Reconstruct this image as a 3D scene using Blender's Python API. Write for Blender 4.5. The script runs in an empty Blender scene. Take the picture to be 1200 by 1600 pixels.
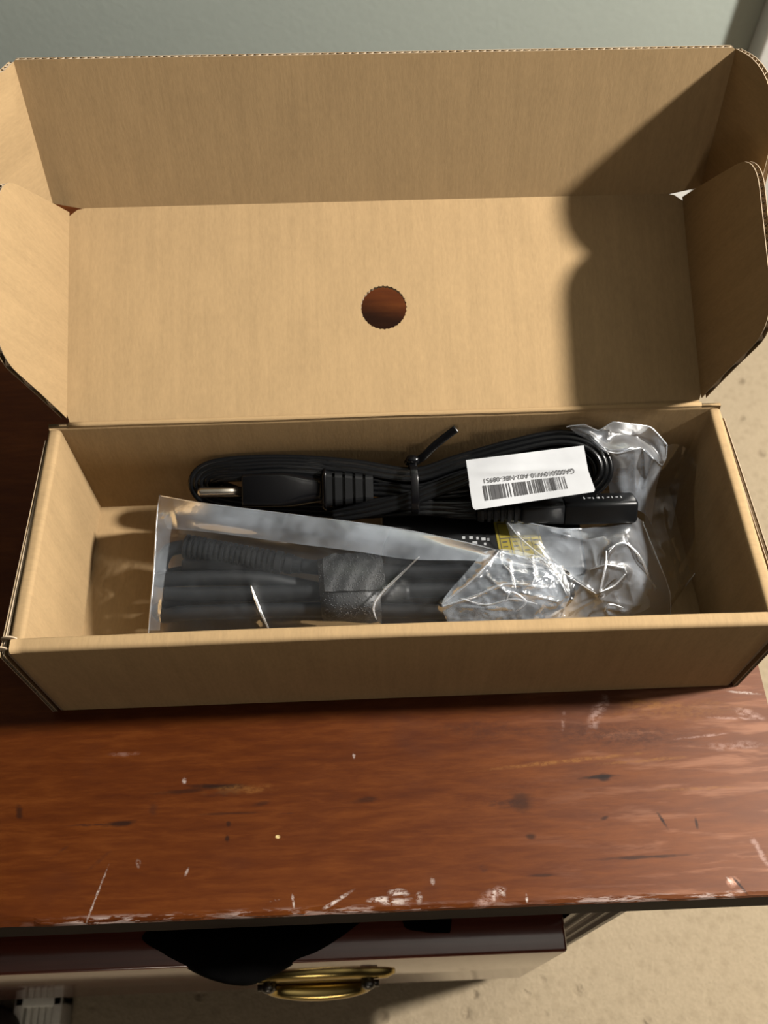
import bpy, bmesh, math, random
from mathutils import Vector, Matrix, noise
random.seed(7)
SC = bpy.context.scene
COL = SC.collection

# ------------------------------------------------------------------ camera
CAM = Vector((-0.01047495, -0.15258175, 0.44990142))
ROT = Matrix(((0.9992811, 0.0340674, -0.0166311),
              (-0.0378170, 0.8650414, -0.5002731),
              (-0.0026564, 0.5005425, 0.8657079)))
FPX = 1459.987
cd = bpy.data.cameras.new('camera')
cd.sensor_fit = 'VERTICAL'; cd.sensor_height = 24.0; cd.lens = FPX / 1600 * 24.0
cd.clip_start = 0.01; cd.clip_end = 50
cd.dof.use_dof = True; cd.dof.focus_distance = 0.42; cd.dof.aperture_fstop = 9.0
cam = bpy.data.objects.new('camera', cd); COL.objects.link(cam)
cam.matrix_world = Matrix.Translation(CAM) @ ROT.to_4x4()
SC.camera = cam
# ------------------------------------------------------------------ world, lamp, exposure
w = bpy.data.worlds.new('world'); SC.world = w; w.use_nodes = True
w.node_tree.nodes['Background'].inputs[0].default_value = (1.0, 0.80, 0.60, 1)
w.node_tree.nodes['Background'].inputs[1].default_value = 0.012
ld = bpy.data.lights.new('bedside_lamp_light', 'POINT')
ld.energy = 246; ld.shadow_soft_size = 0.05; ld.color = (1.0, 0.95, 0.875)
lo = bpy.data.objects.new('bedside_lamp_light', ld); COL.objects.link(lo)
lo.location = (0.95, 0.115, 0.97)
l2 = bpy.data.lights.new('front_fill_light', 'POINT')      # added fill without a known source, lifts the shaded box front
l2.energy = 34; l2.shadow_soft_size = 0.25; l2.color = (1.0, 0.88, 0.72)
o2 = bpy.data.objects.new('front_fill_light', l2); COL.objects.link(o2); o2.location = (-.3, -2.2, .62)
vs = SC.view_settings
vs.view_transform = 'Standard'; vs.look = 'None'; vs.gamma = 1.0; vs.use_curve_mapping = False
vs.exposure = 0.0
SC.cycles.transparent_max_bounces = 24
SC.cycles.max_bounces = 10

ZO = 0.0     # lifts the bagged cable as a whole
def P(px, py, z):
    """world point at height z seen at photo pixel (px,py)"""
    d = ROT @ Vector(((px - 600) / FPX, -(py - 800) / FPX, -1.0))
    return CAM + d * ((z + ZO - CAM.z) / d.z)

# ------------------------------------------------------------------ mesh helpers
class MB:
    def __init__(s): s.v = []; s.f = []; s.uv = []; s.mi = []; s.sm = []
    def vert(s, p): s.v.append(tuple(p)); return len(s.v) - 1
    def face(s, idx, uv=None, mi=0, smooth=False):
        s.f.append(tuple(idx)); s.uv.append(uv or [(s.v[i][0], s.v[i][1]) for i in idx]); s.mi.append(mi); s.sm.append(smooth)
    def build(s, name, mats, parent=None, **props):
        me = bpy.data.meshes.new(name)
        me.from_pydata(s.v, [], s.f)
        if not isinstance(mats, (list, tuple)): mats = [mats]
        for m in mats: me.materials.append(m)
        ul = me.uv_layers.new(name='UVMap')
        k = 0
        for poly, uvs in zip(me.polygons, s.uv):
            for u in uvs:
                ul.data[k].uv = u; k += 1
        for poly, mi, sm in zip(me.polygons, s.mi, s.sm):
            poly.material_index = mi; poly.use_smooth = sm
        me.update()
        return link(name, me, parent, **props)
    def grid(s, pts, uvf=None, mi=0, smooth=True, closed_u=False, flip=False):
        """pts[j][i] rows"""
        base = len(s.v); nj = len(pts); ni = len(pts[0])
        for row in pts:
            for p in row: s.v.append(tuple(p))
        for j in range(nj - 1):
            for i in range(ni if closed_u else ni - 1):
                i2 = (i + 1) % ni
                q = [base + j * ni + i, base + j * ni + i2, base + (j + 1) * ni + i2, base + (j + 1) * ni + i]
                if uvf: uv = [uvf(i, j), uvf(i + 1, j), uvf(i + 1, j + 1), uvf(i, j + 1)]
                else: uv = [(i / ni, j / nj), ((i + 1) / ni, j / nj), ((i + 1) / ni, (j + 1) / nj), (i / ni, (j + 1) / nj)]
                if flip: q.reverse(); uv.reverse()
                s.face(q, uv, mi, smooth)
        return base
    def cap(s, idx, mi=0):
        s.face(idx, None, mi, False)
    def box(s, lo, hi, mi=0, bev=0.0):
        if bev <= 0:
            x0, y0, z0 = lo; x1, y1, z1 = hi
            b = [s.vert(p) for p in ((x0,y0,z0),(x1,y0,z0),(x1,y1,z0),(x0,y1,z0),(x0,y0,z1),(x1,y0,z1),(x1,y1,z1),(x0,y1,z1))]
            for q, ax in (((3,2,1,0),(0,1)),((4,5,6,7),(0,1)),((0,1,5,4),(0,2)),((1,2,6,5),(1,2)),((2,3,7,6),(0,2)),((3,0,4,7),(1,2))):
                s.face([b[i] for i in q], [(s.v[b[i]][ax[0]], s.v[b[i]][ax[1]]) for i in q], mi)
        else:
            bm = bmesh.new(); bmesh.ops.create_cube(bm, size=1)
            for v in bm.verts:
                v.co = Vector([lo[k] + (v.co[k] + .5) * (hi[k] - lo[k]) for k in range(3)])
            bmesh.ops.bevel(bm, geom=bm.edges[:], offset=bev, segments=3, profile=.5, affect='EDGES')
            s.add_bm(bm, mi, True)
    def add_bm(s, bm, mi=0, smooth=False):
        bm.normal_update(); base = len(s.v)
        bm.verts.ensure_lookup_table()
        for i, v in enumerate(bm.verts): v.index = i; s.v.append(tuple(v.co))
        for f in bm.faces:
            n = f.normal; a = max(range(3), key=lambda k: abs(n[k])); ax = [(1,2),(0,2),(0,1)][a]
            s.face([base + v.index for v in f.verts], [(v.co[ax[0]], v.co[ax[1]]) for v in f.verts], mi, smooth)
        bm.free()

def link(name, me, parent=None, **props):
    o = bpy.data.objects.new(name, me); COL.objects.link(o)
    if parent: o.parent = parent; o.matrix_parent_inverse = world_of(parent).inverted()
    for k, v in props.items(): o[k] = v
    return o
WORLD = {}
def world_of(o): return WORLD.get(o.name, Matrix.Identity(4))
def thing(name, label, cat, loc=(0,0,0), group=None):
    o = bpy.data.objects.new(name, None); COL.objects.link(o)
    o.empty_display_size = .02; o.location = loc; WORLD[o.name] = Matrix.Translation(loc)
    o['label'] = label; o['category'] = cat
    if group: o['group'] = group
    return o

def sweep(mb, pts, sec, closed=False, up=None, scale=None, mi=0, smooth=True, caps=True):
    """sweep 2-D section (a,b) along pts; a goes along tangent x up, b along up"""
    n = len(pts); rows = []
    for i, p in enumerate(pts):
        if closed: t = pts[(i + 1) % n] - pts[i - 1]
        else: t = pts[min(i + 1, n - 1)] - pts[max(i - 1, 0)]
        t = t.normalized()
        u = up(i) if callable(up) else Vector(up or (0, -.5, .866))
        side = t.cross(u)
        if side.length < 1e-6: side = Vector((1, 0, 0))
        side.normalize(); u2 = side.cross(t).normalized()
        k = scale[i] if scale else 1.0
        rows.append([p + side * (a * k) + u2 * (b * k) for a, b in sec])
    if closed: rows.append(rows[0])
    base = mb.grid(rows, closed_u=True, mi=mi, smooth=smooth)
    ns = len(sec)
    if caps and not closed:
        mb.cap([base + k for k in range(ns)][::-1], mi); mb.cap([base + (n - 1) * ns + k for k in range(ns)], mi)

def circ(r, n=12, ry=None): return [(r * math.cos(2*math.pi*k/n), (ry or r) * math.sin(2*math.pi*k/n)) for k in range(n)]
def rrect(hx, hy, r, n=4):
    o = []
    for cx, cy, a0 in ((hx-r, hy-r, 0), (-hx+r, hy-r, 90), (-hx+r, -hy+r, 180), (hx-r, -hy+r, 270)):
        for k in range(n + 1):
            a = math.radians(a0 + 90*k/n); o.append((cx + r*math.cos(a), cy + r*math.sin(a)))
    return o
def catmull(ps, per=10, closed=False):
    out = []; n = len(ps)
    rng = range(n if closed else n - 1)
    for i in rng:
        if closed: p0, p1, p2, p3 = ps[i-1], ps[i], ps[(i+1) % n], ps[(i+2) % n]
        else: p0, p1, p2, p3 = ps[max(i-1,0)], ps[i], ps[i+1], ps[min(i+2,n-1)]
        for k in range(per):
            t = k / per
            out.append(.5*((2*p1)+(p2-p0)*t+(2*p0-5*p1+4*p2-p3)*t*t+(3*p1-p0-3*p2+p3)*t*t*t))
    if not closed: out.append(ps[-1].copy())
    return out
def lerp(a, b, t): return a + (b - a) * t

# ------------------------------------------------------------------ materials
class NT:
    def __init__(s, name):
        s.m = bpy.data.materials.new(name); s.m.use_nodes = True; s.t = s.m.node_tree; s.n = s.t.nodes
        s.b = s.n['Principled BSDF']; s.out = s.n['Material Output']
    def add(s, ty, **kw):
        nd = s.n.new(ty)
        for k, v in kw.items(): setattr(nd, k, v)
        return nd
    def l(s, a, b): s.t.links.new(a, b)
    def set(s, nd, name, v):
        if hasattr(v, 'is_output'): s.l(v, nd.inputs[name])
        else: nd.inputs[name].default_value = v
    def math(s, op, a, b=None, clamp=False):
        nd = s.add('ShaderNodeMath', operation=op, use_clamp=clamp); s.set(nd, 0, a)
        if b is not None: s.set(nd, 1, b)
        return nd.outputs[0]
    def mix(s, fac, a, b, blend='MIX'):
        nd = s.add('ShaderNodeMix', data_type='RGBA', blend_type=blend); s.set(nd, 0, fac); s.set(nd, 6, a); s.set(nd, 7, b)
        return nd.outputs[2]
    def noise(s, vec, scale, detail=3, rough=.5, dist=0):
        nd = s.add('ShaderNodeTexNoise'); s.l(vec, nd.inputs['Vector']); nd.inputs['Scale'].default_value = scale
        nd.inputs['Detail'].default_value = detail; nd.inputs['Roughness'].default_value = rough; nd.inputs['Distortion'].default_value = dist
        return nd.outputs['Fac']
    def mapv(s, vec, scale=(1,1,1), loc=(0,0,0), rot=(0,0,0)):
        nd = s.add('ShaderNodeMapping'); s.l(vec, nd.inputs[0]); nd.inputs['Scale'].default_value = scale
        nd.inputs['Location'].default_value = loc; nd.inputs['Rotation'].default_value = rot
        return nd.outputs[0]
    def ramp(s, fac, stops):
        nd = s.add('ShaderNodeValToRGB'); s.l(fac, nd.inputs[0]); e = nd.color_ramp.elements
        while len(e) < len(stops): e.new(.5)
        for el, (p, c) in zip(e, stops): el.position = p; el.color = (*c, 1) if len(c) == 3 else c
        return nd.outputs[0]
    def sstep(s, v, a, b):
        nd = s.add('ShaderNodeMapRange', interpolation_type='SMOOTHSTEP'); s.l(v, nd.inputs[0])
        nd.inputs[1].default_value = a; nd.inputs[2].default_value = b
        return nd.outputs[0]
    def bump(s, h, strength, dist=.001, normal=None):
        nd = s.add('ShaderNodeBump'); s.l(h, nd.inputs['Height']); nd.inputs['Strength'].default_value = strength
        nd.inputs['Distance'].default_value = dist
        if normal: s.l(normal, nd.inputs['Normal'])
        return nd.outputs[0]
    @property
    def uv(s): return s.add('ShaderNodeTexCoord').outputs['UV']
    @property
    def pos(s): return s.add('ShaderNodeNewGeometry').outputs['Position']

def simple(name, col, rough=.5, metal=0, spec=.5, bump=0, bscale=400, coat=0):
    t = NT(name); b = t.b
    b.inputs['Base Color'].default_value = (*col, 1); b.inputs['Roughness'].default_value = rough
    b.inputs['Metallic'].default_value = metal; b.inputs['Specular IOR Level'].default_value = spec
    b.inputs['Coat Weight'].default_value = coat
    p = t.pos; nz = t.noise(p, bscale, 3)
    b.inputs['Base Color'].default_value = (*col, 1)
    c = t.mix(nz, (*[x*.85 for x in col], 1), (*[min(1, x*1.15) for x in col], 1)); t.l(c, b.inputs['Base Color'])
    if bump: t.l(t.bump(nz, bump, .0004), b.inputs['Normal'])
    return t.m

def cardboard(name, col=(.235, .160, .082), streak=1.0):
    t = NT(name); uv = t.uv
    st = t.noise(t.mapv(uv, (300, 14, 1)), 1.0, 2, .6)          # flute lines
    st2 = t.noise(t.mapv(uv, (900, 220, 1)), 1.0, 3, .65)         # paper fibre
    cl = t.noise(t.mapv(uv, (60, 25, 1)), 1.0, 4, .6)           # blotches
    f = t.math('ADD', t.math('MULTIPLY', st, .30*streak), t.math('ADD', t.math('MULTIPLY', st2, .42), t.math('MULTIPLY', cl, .38)))
    c = t.ramp(f, [(.36, [x*.86 for x in col]), (.55, col), (.74, [min(1, x*1.13) for x in col])])
    sp = t.noise(t.mapv(uv, (1500, 700, 1)), 1.0, 2)
    c = t.mix(t.math('MULTIPLY', t.sstep(sp, .64, .74), .25), c, (.18, .115, .06, 1))
    t.l(c, t.b.inputs['Base Color']); t.b.inputs['Roughness'].default_value = .78
    t.b.inputs['Specular IOR Level'].default_value = .08
    t.l(t.bump(f, .22, .0005), t.b.inputs['Normal'])
    return t.m
M_card = cardboard('kraft_cardboard')
M_cardL = cardboard('kraft_cardboard_raw_edge', (.32, .25, .175), .3)
M_cardD = simple('kraft_cut_edge', (.12, .084, .05), .9, bscale=900)

M_blk = simple('black_vinyl', (.0028, .003, .0034), .24, spec=.24, bump=.04, bscale=1500)
M_blkm = simple('black_moulded_plastic', (.003, .0033, .0037), .36, spec=.22, bump=.08, bscale=2500)
M_plug = simple('black_glossy_plastic', (.002, .002, .0024), .2, spec=.3, bscale=900)
M_cab = simple('charcoal_cable_sheath', (.0045, .0052, .006), .5, spec=.25, bump=.1, bscale=1800)
M_case = simple('black_adapter_case', (.004, .0042, .0046), .38, spec=.3, bump=.15, bscale=2500)
M_steel = simple('nickel_plated_metal', (.60, .55, .48), .22, metal=1)
M_brass = simple('aged_brass', (.36, .27, .10), .26, metal=1, bscale=220)
M_iron = simple('dark_metal', (.10, .095, .09), .35, metal=1)
M_white = simple('white_sticker_paper', (.285, .293, .305), .5, bscale=90)
M_ink = simple('black_print', (.02, .02, .022), .6)
M_yel = simple('yellow_rating_sticker', (.17, .135, .015), .42)
M_grey = simple('pale_grey_print', (.18, .185, .19), .6)
M_cloth = simple('black_cloth', (.0012, .0011, .0011), .95, spec=.03, bump=.5, bscale=900)
M_trim = simple('white_painted_wood', (.46, .46, .44), .45)
M_ceil = simple('ceiling_paint', (.15, .147, .14), .8)
M_vent = simple('off_white_plastic', (.50, .48, .42), .5)
M_dark = simple('dark_brown_leather', (.02, .014, .01), .6)

def hookloop():
    t = NT('hook_and_loop_fabric'); p = t.pos
    vo = t.add('ShaderNodeTexVoronoi'); t.l(t.mapv(p, (900, 900, 900)), vo.inputs['Vector']); vo.inputs['Scale'].default_value = 1
    d = t.sstep(vo.outputs['Distance'], .08, .40)
    t.l(t.mix(d, (.030, .032, .035, 1), (.0025, .0028, .0032, 1)), t.b.inputs['Base Color'])
    t.b.inputs['Roughness'].default_value = .55
    t.l(t.bump(d, .8, -.0006), t.b.inputs['Normal'])
    return t.m
M_velcro = hookloop()

def film(name, haze=.10, hz_scale=26, rough=.2, gloss=1.1):
    t = NT(name); t.n.remove(t.b); p = t.pos
    tr = t.add('ShaderNodeBsdfTransparent'); tr.inputs[0].default_value = (.95, .955, .965, 1)
    df = t.add('ShaderNodeBsdfDiffuse'); df.inputs[0].default_value = (.56, .62, .70, 1)
    tl = t.add('ShaderNodeBsdfTranslucent'); tl.inputs[0].default_value = (.56, .62, .70, 1)
    a = t.add('ShaderNodeMixShader'); a.inputs[0].default_value = .4; t.l(df.outputs[0], a.inputs[1]); t.l(tl.outputs[0], a.inputs[2])
    n1 = t.noise(p, hz_scale, 3, .6); n2 = t.noise(p, 190, 3, .6)
    hz = t.math('ADD', t.math('MULTIPLY', t.sstep(n1, .30, .72), haze), t.math('MULTIPLY', n2, haze * .9))
    m1 = t.add('ShaderNodeMixShader'); t.l(hz, m1.inputs[0]); t.l(tr.outputs[0], m1.inputs[1]); t.l(a.outputs[0], m1.inputs[2])
    gl = t.add('ShaderNodeBsdfGlossy'); gl.inputs['Roughness'].default_value = rough; gl.inputs[0].default_value = (1, 1, 1, 1)
    bn = t.bump(t.noise(p, 330, 2, .5), .12, .0008)
    t.l(bn, gl.inputs['Normal'])
    fr = t.add('ShaderNodeFresnel'); fr.inputs[0].default_value = 1.5; t.l(bn, fr.inputs[1])
    m2 = t.add('ShaderNodeMixShader'); t.l(t.math('MULTIPLY', fr.outputs[0], gloss, True), m2.inputs[0]); t.l(m1.outputs[0], m2.inputs[1]); t.l(gl.outputs[0], m2.inputs[2])
    t.l(m2.outputs[0], t.out.inputs[0])
    return t.m
M_film = film('clear_polythene_film', .02)
M_film2 = film('crinkled_polythene_film', .26, 40, .2, .6)
M_rim = film('pale_polythene_film', .25, 60, .28, .45)
M_seam = film('hazy_double_polythene', .17, 26, .22, .8)
M_glint = film('polythene_fold_glint', .10, 60, .3, 2.6)
M_hem = film('polythene_fold_edge', .30, 60)

def wood():
    t = NT('red_brown_varnished_wood'); p = t.pos
    big = t.noise(t.mapv(p, (2.2, 9, 9)), 1.0, 4, .6, .4)
    gr = t.noise(t.mapv(p, (40, 260, 260)), 1.0, 5, .7, .25)
    gr2 = t.noise(t.mapv(p, (5, 60, 60)), 1.0, 4, .6, .6)
    blot = t.noise(t.mapv(p, (16, 22, 22)), 1.0, 3, .55)
    f = t.math('ADD', t.math('MULTIPLY', gr2, .32), t.math('ADD', t.math('MULTIPLY', gr, .42), t.math('MULTIPLY', big, .32)))
    c = t.ramp(f, [(.35, (.025, .0046, .0006)), (.52, (.048, .0108, .0012)), (.68, (.080, .0215, .0032))])
    c = t.mix(t.math('MULTIPLY', t.sstep(blot, .55, .72), .38), c, (.027, .008, .0045, 1))
    # pale worn streaks near the right end, plus lamp sheen painted as paler colour
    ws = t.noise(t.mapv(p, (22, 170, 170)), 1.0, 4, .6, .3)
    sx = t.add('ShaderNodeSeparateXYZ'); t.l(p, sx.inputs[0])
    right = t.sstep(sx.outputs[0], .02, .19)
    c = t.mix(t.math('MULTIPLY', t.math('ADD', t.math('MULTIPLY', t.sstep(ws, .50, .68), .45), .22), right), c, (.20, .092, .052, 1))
    wob = t.math('MULTIPLY', t.math('SUBTRACT', t.noise(t.mapv(p, (120, 300, 300)), 1.0, 3), .5), 1.3)
    def mark(c, px, py, lx, ly, rot, col, amt):
        q = P(px, py, 0)
        v = t.mapv(p, (1, 1, 0), (-q.x, -q.y, 0)); v = t.mapv(v, (1, 1, 1), (0, 0, 0), (0, 0, -math.radians(rot))); v = t.mapv(v, (1/(lx*.95), 1/(ly*(1.5 if col == dk else .85)), 0))
        ln = t.add('ShaderNodeVectorMath', operation='LENGTH'); t.l(v, ln.inputs[0])
        d = t.math('ADD', ln.outputs['Value'], wob)
        k = t.math('MULTIPLY', t.math('SUBTRACT', 1.0, t.sstep(d, .25, 1.05)), brk if col in (pale, wht) else brk2 if col != dk else 1.0)
        return t.mix(t.math('MULTIPLY', k, amt), c, (*col, 1))
    dk = (.007, .003, .002); mid = (.020, .0065, .0035); pale = (.27, .18, .155); wht = (.36, .31, .28); org = (.135, .055, .013)
    brk = t.sstep(t.noise(t.mapv(p, (260, 420, 300)), 1.0, 4, .7), .38, .60)
    brk2 = t.math('ADD', t.math('MULTIPLY', brk, .8), .2)
    for a in ((345, 1229, .020, .0012, -3, dk, .9), (290, 1236, .022, .0010, 3, dk, .6), (375, 1234, .022, .0035, 0, org, .5), (350, 1240, .012, .003, 0, mid, .6),
              (185, 1287, .010, .0011, 3, dk, .85), (140, 1289, .016, .0008, 0, mid, .8), (30, 1270, .0022, .0028, 20, dk, .7),
              (355, 1310, .0016, .0016, 0, dk, .8), (357, 1287, .0014, .001, 0, dk, .7), (570, 1250, .010, .0012, 5, dk, .55), (240, 1265, .003, .006, 0, mid, .5),
              (410, 1255, .006, .001, 12, dk, .5), (360, 1271, .02, .0006, 0, dk, .5), (155, 1345, .010, .0012, 40, mid, .5), (95, 1330, .006, .001, 35, mid, .45),
              (935, 1214, .012, .0008, 2, dk, .9), (945, 1215, .004, .0016, 0, dk, .8), (815, 1252, .008, .0045, 4, dk, .6), (790, 1255, .014, .003, 4, mid, .6),
              (1035, 1282, .0012, .0038, 25, dk, .9), (1088, 1285, .001, .002, 0, dk, .8), (945, 1278, .003, .0008, 20, dk, .7), (830, 1307, .003, .0012, 0, dk, .7),
              (1010, 1339, .030, .0007, 1, dk, .7), (755, 1358, .003, .003, 0, mid, .7), (845, 1368, .010, .0006, 0, dk, .6), (755, 1140, .035, .008, -3, mid, .35), (960, 1150, .045, .010, -4, mid, .5),
              (880, 1190, .050, .0016, 4, org, .75), (1010, 1188, .030, .0013, 3, org, .6), (1010, 1100, .020, .004, -6, org, .8), (1060, 1110, .05, .008, 0, org, .35),
              (930, 1118, .004, .012, -28, pale, .45), (945, 1098, .003, .008, -20, pale, .4), (880, 1125, .0015, .007, -12, pale, .3),
              (1160, 1082, .010, .0012, -8, wht, .55), (1140, 1122, .015, .0012, -4, pale, .55), (1170, 1115, .010, .003, -15, pale, .5), (1100, 1150, .02, .001, 4, pale, .5), (1150, 1165, .02, .003, 2, pale, .3),
              (150, 1402, .0007, .018, -17, wht, .55), (216, 1349, .0014, .003, 10, wht, .35), (434, 1307, .0012, .0012, 0, (.7, .55, .25), .8),
              (288, 1220, .0014, .0024, 0, wht, .5), (195, 1178, .009, .0016, 0, pale, .22), (553, 1180, .0008, .002, 0, wht, .5), (292, 1362, .0009, .003, -25, wht, .4),
              (458, 1407, .0008, .0045, 8, wht, .7), (430, 1407, .003, .0008, 10, wht, .5), (525, 1408, .010, .0012, 28, wht, .75),
              (612, 1409, .010, .0022, 2, wht, .85), (624, 1395, .006, .0022, -3, wht, .7), (655, 1403, .002, .0035, 0, wht, .55), (676, 1376, .0015, .003, 0, wht, .6), (590, 1406, .006, .0016, 5, wht, .9),
              (765, 1402, .010, .004, 30, pale, .55), (785, 1396, .0018, .004, 5, wht, .7), (772, 1397, .0012, .004, -5, wht, .7), (823, 1404, .0008, .0026, 0, wht, .85),
              (1145, 1378, .0035, .0035, 0, (.42, .22, .15), .8), (1155, 1382, .001, .004, 35, dk, .9), (1140, 1376, .001, .004, 35, wht, .7),
              (1190, 1335, .002, .012, 20, pale, .5), (447, 1271, .006, .0005, 0, mid, .5), (1090, 1232, .03, .0012, 0, org, .5)):
        c = mark(c, *a)
    # chipped, rubbed front edge
    en = t.noise(t.mapv(p, (70, 500, 300)), 1.0, 4, .7, .3)
    ey = t.math('SUBTRACT', 1.0, t.sstep(t.math('ABSOLUTE', t.math('ADD', sx.outputs[1], .0985)), .0008, .0042))
    ez = t.sstep(sx.outputs[2], -.004, -.001)
    xm = t.noise(t.mapv(p, (9, 0, 0)), 1.0, 2, .5)
    chips = t.math('MULTIPLY', t.math('MULTIPLY', t.sstep(en, .50, .60), ey), t.math('MULTIPLY', ez, t.sstep(xm, .40, .58)))
    c = t.mix(t.math('MULTIPLY', chips, .85), c, (.34, .27, .245, 1))
    t.l(c, t.b.inputs['Base Color'])
    r = t.math('ADD', t.math('MULTIPLY', blot, .16), t.math('MULTIPLY', chips, .25)); r = t.math('ADD', r, .40)
    t.l(r, t.b.inputs['Roughness']); t.b.inputs['Specular IOR Level'].default_value = .11
    t.b.inputs['Coat Weight'].default_value = .0; t.b.inputs['Coat Roughness'].default_value = .22
    sm = t.noise(t.mapv(p, (40, 180, 180)), 1.0, 4, .65)
    t.l(t.bump(sm, .22, .0006), t.b.inputs['Normal'])
    return t.m
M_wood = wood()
def wood2(name, stops, rough=.2):
    t = NT(name); p = t.pos
    gr = t.noise(t.mapv(p, (6, 120, 60)), 1.0, 5, .6, .5)
    t.l(t.ramp(gr, stops), t.b.inputs['Base Color']); t.b.inputs['Roughness'].default_value = rough
    t.b.inputs['Coat Weight'].default_value = .6; t.b.inputs['Coat Roughness'].default_value = .08
    t.l(t.bump(t.noise(p, 110, 3), .07, .001), t.b.inputs['Normal'])
    return t.m
M_stile = wood2('dull_stained_wood', [(.3, (.022, .012, .008)), (.7, (.04, .024, .016))], .42)
M_stile.node_tree.nodes['Principled BSDF'].inputs['Coat Weight'].default_value = .15
M_wood2 = wood2('dark_mahogany_varnish', [(.3, (.045, .0105, .006)), (.7, (.105, .026, .016))])
M_edge = simple('dark_stained_edge', (.010, .005, .004), .7, spec=.06)

def carpet():
    t = NT('beige_cut_pile_carpet'); p = t.pos
    nf = t.noise(p, 420, 3, .7); nm = t.noise(p, 60, 3, .6); nb = t.noise(p, 9, 2)
    vo = t.add('ShaderNodeTexVoronoi'); t.l(t.mapv(p, (1, 1, 0)), vo.inputs['Vector']); vo.inputs['Scale'].default_value = 42; vo.inputs['Randomness'].default_value = .75
    pit = t.math('MULTIPLY', t.math('SUBTRACT', 1.0, t.sstep(vo.outputs['Distance'], .03, .30)), t.sstep(nm, .42, .62))
    c = t.mix(nf, (.165, .132, .086, 1), (.275, .222, .152, 1)); c = t.mix(t.math('MULTIPLY', nb, .25), c, (.25, .195, .13, 1))
    c = t.mix(t.math('MULTIPLY', pit, .55), c, (.11, .08, .05, 1))
    t.l(c, t.b.inputs['Base Color']); t.b.inputs['Roughness'].default_value = .95; t.b.inputs['Specular IOR Level'].default_value = .05
    v2 = t.add('ShaderNodeTexVoronoi'); t.l(t.mapv(p, (1, 1, 0), (.37, .11, 0)), v2.inputs['Vector']); v2.inputs['Scale'].default_value = 95
    pit2 = t.math('SUBTRACT', 1.0, t.sstep(v2.outputs['Distance'], .08, .55)); c = t.mix(t.math('MULTIPLY', pit2, .20), c, (.12, .09, .055, 1)); t.l(c, t.b.inputs['Base Color'])
    h = t.math('SUBTRACT', t.math('ADD', t.math('MULTIPLY', nf, .25), t.math('MULTIPLY', nm, .5)), t.math('MULTIPLY', pit, .9))
    t.l(t.bump(h, .6, .006), t.b.inputs['Normal'])
    return t.m
M_carpet = carpet()
def wallpaint():
    t = NT('sage_green_wall_paint'); p = t.pos
    n = t.noise(p, 170, 4, .6)
    t.l(t.mix(n, (.240, .268, .242, 1), (.265, .294, .264, 1)), t.b.inputs['Base Color']); t.b.inputs['Roughness'].default_value = .6
    t.l(t.bump(n, .15, .002), t.b.inputs['Normal'])
    return t.m
M_wall = wallpaint()

# ------------------------------------------------------------------ setting
FZ, WY = -.42, .755
mb = MB(); mb.box((-2.2, -1.6, FZ - .05), (2.6, WY + .02, FZ)); mb.build('floor', M_carpet, kind='structure', label='beige cut pile carpet')
mb = MB(); mb.box((-2.2, -1.6, 1.95), (2.6, WY + .1, 2.0)); mb.build('ceiling', M_ceil, kind='structure', label='off-white ceiling')
mb = MB(); mb.box((-2.2, WY, FZ), (2.6, WY + .1, 1.95)); mb.build('wall_back', M_wall, kind='structure', label='sage green painted wall')
TX = .408
mb = MB(); mb.box((TX, WY - .034, FZ), (TX + .10, WY, 1.5), bev=.004)
mb.box((TX + .02, WY - .040, FZ), (TX + .06, WY - .030, 1.5), bev=.003)
mb.build('trim_1', M_trim, kind='structure', label='white door casing')
mb = MB(); mb.box((TX + .102, WY - .022, FZ + .012), (TX + .9, WY - .001, 1.5), bev=.002)
d1 = mb.build('door_1', M_trim, kind='structure', label='white door')
mb = MB(); mb.box((TX + .20, WY - .028, FZ + .15), (TX + .80, WY - .0225, .3), bev=.004); mb.build('door_panel', M_trim, d1)
mb = MB(); mb.box((-2.2, WY - .016, FZ), (TX - .001, WY - .0005, FZ + .09), bev=.004); mb.build('baseboard_back', M_trim, kind='structure')

# ------------------------------------------------------------------ dresser
dr = thing('dresser', 'red brown varnished wooden dresser with chipped front edge under the cardboard box', 'dresser', (-.24, .15, FZ))
YF, XR, XL, YB = -.0985, .1845, -.664, .42
def slab(mb, x0, x1, y0, y1, z0, z1, r):
    # rounded-front top with slightly uneven front edge
    n = 240; rows = []
    prof = [(0, z0), (0, z1 - r), (.3*r, z1 - .3*r), (r, z1)]
    xs = [lerp(x0, x1, i / n) for i in range(n + 1)]
    for k, (dy, z) in enumerate(prof):
        row = []
        for x in xs:
            nz = noise.noise(Vector((x*42, 3.1, 0))); n2 = noise.noise(Vector((x*150, 9.2, 0)))
            chip = max(0, nz - .18) * .004 + max(0, n2) * .0006
            if -.190 < x < -.162: chip += .0022 * math.sin((x + .190) / .028 * math.pi) ** .5
            kk = 1 if k >= 2 else .2 if k == 1 else 0
            row.append(Vector((x, y0 + dy + chip * kk, z)))
        rows.append(row)
    rows.append([Vector((x, y0 + .03, z1)) for x in xs]); rows.append([Vector((x, y1, z1)) for x in xs]); rows.append([Vector((x, y1, z0)) for x in xs]); rows.append([Vector((x, y0, z0)) for x in xs])
    base = mb.grid(rows, smooth=False)
    ni = n + 1
    mb.cap([base + j * ni for j in range(7)]); mb.cap([base + j * ni + n for j in range(7)][::-1])
    me_fi = [i for i, f in enumerate(mb.f)]
    for i in range(n): mb.mi[i] = 1            # vertical front edge: dark stain
mb = MB(); slab(mb, XL, XR, YF, YB, -.034, 0, .0022); mb.build('dresser_top', [M_wood, M_edge], dr, label='worn red brown wooden top with scratches')
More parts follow.
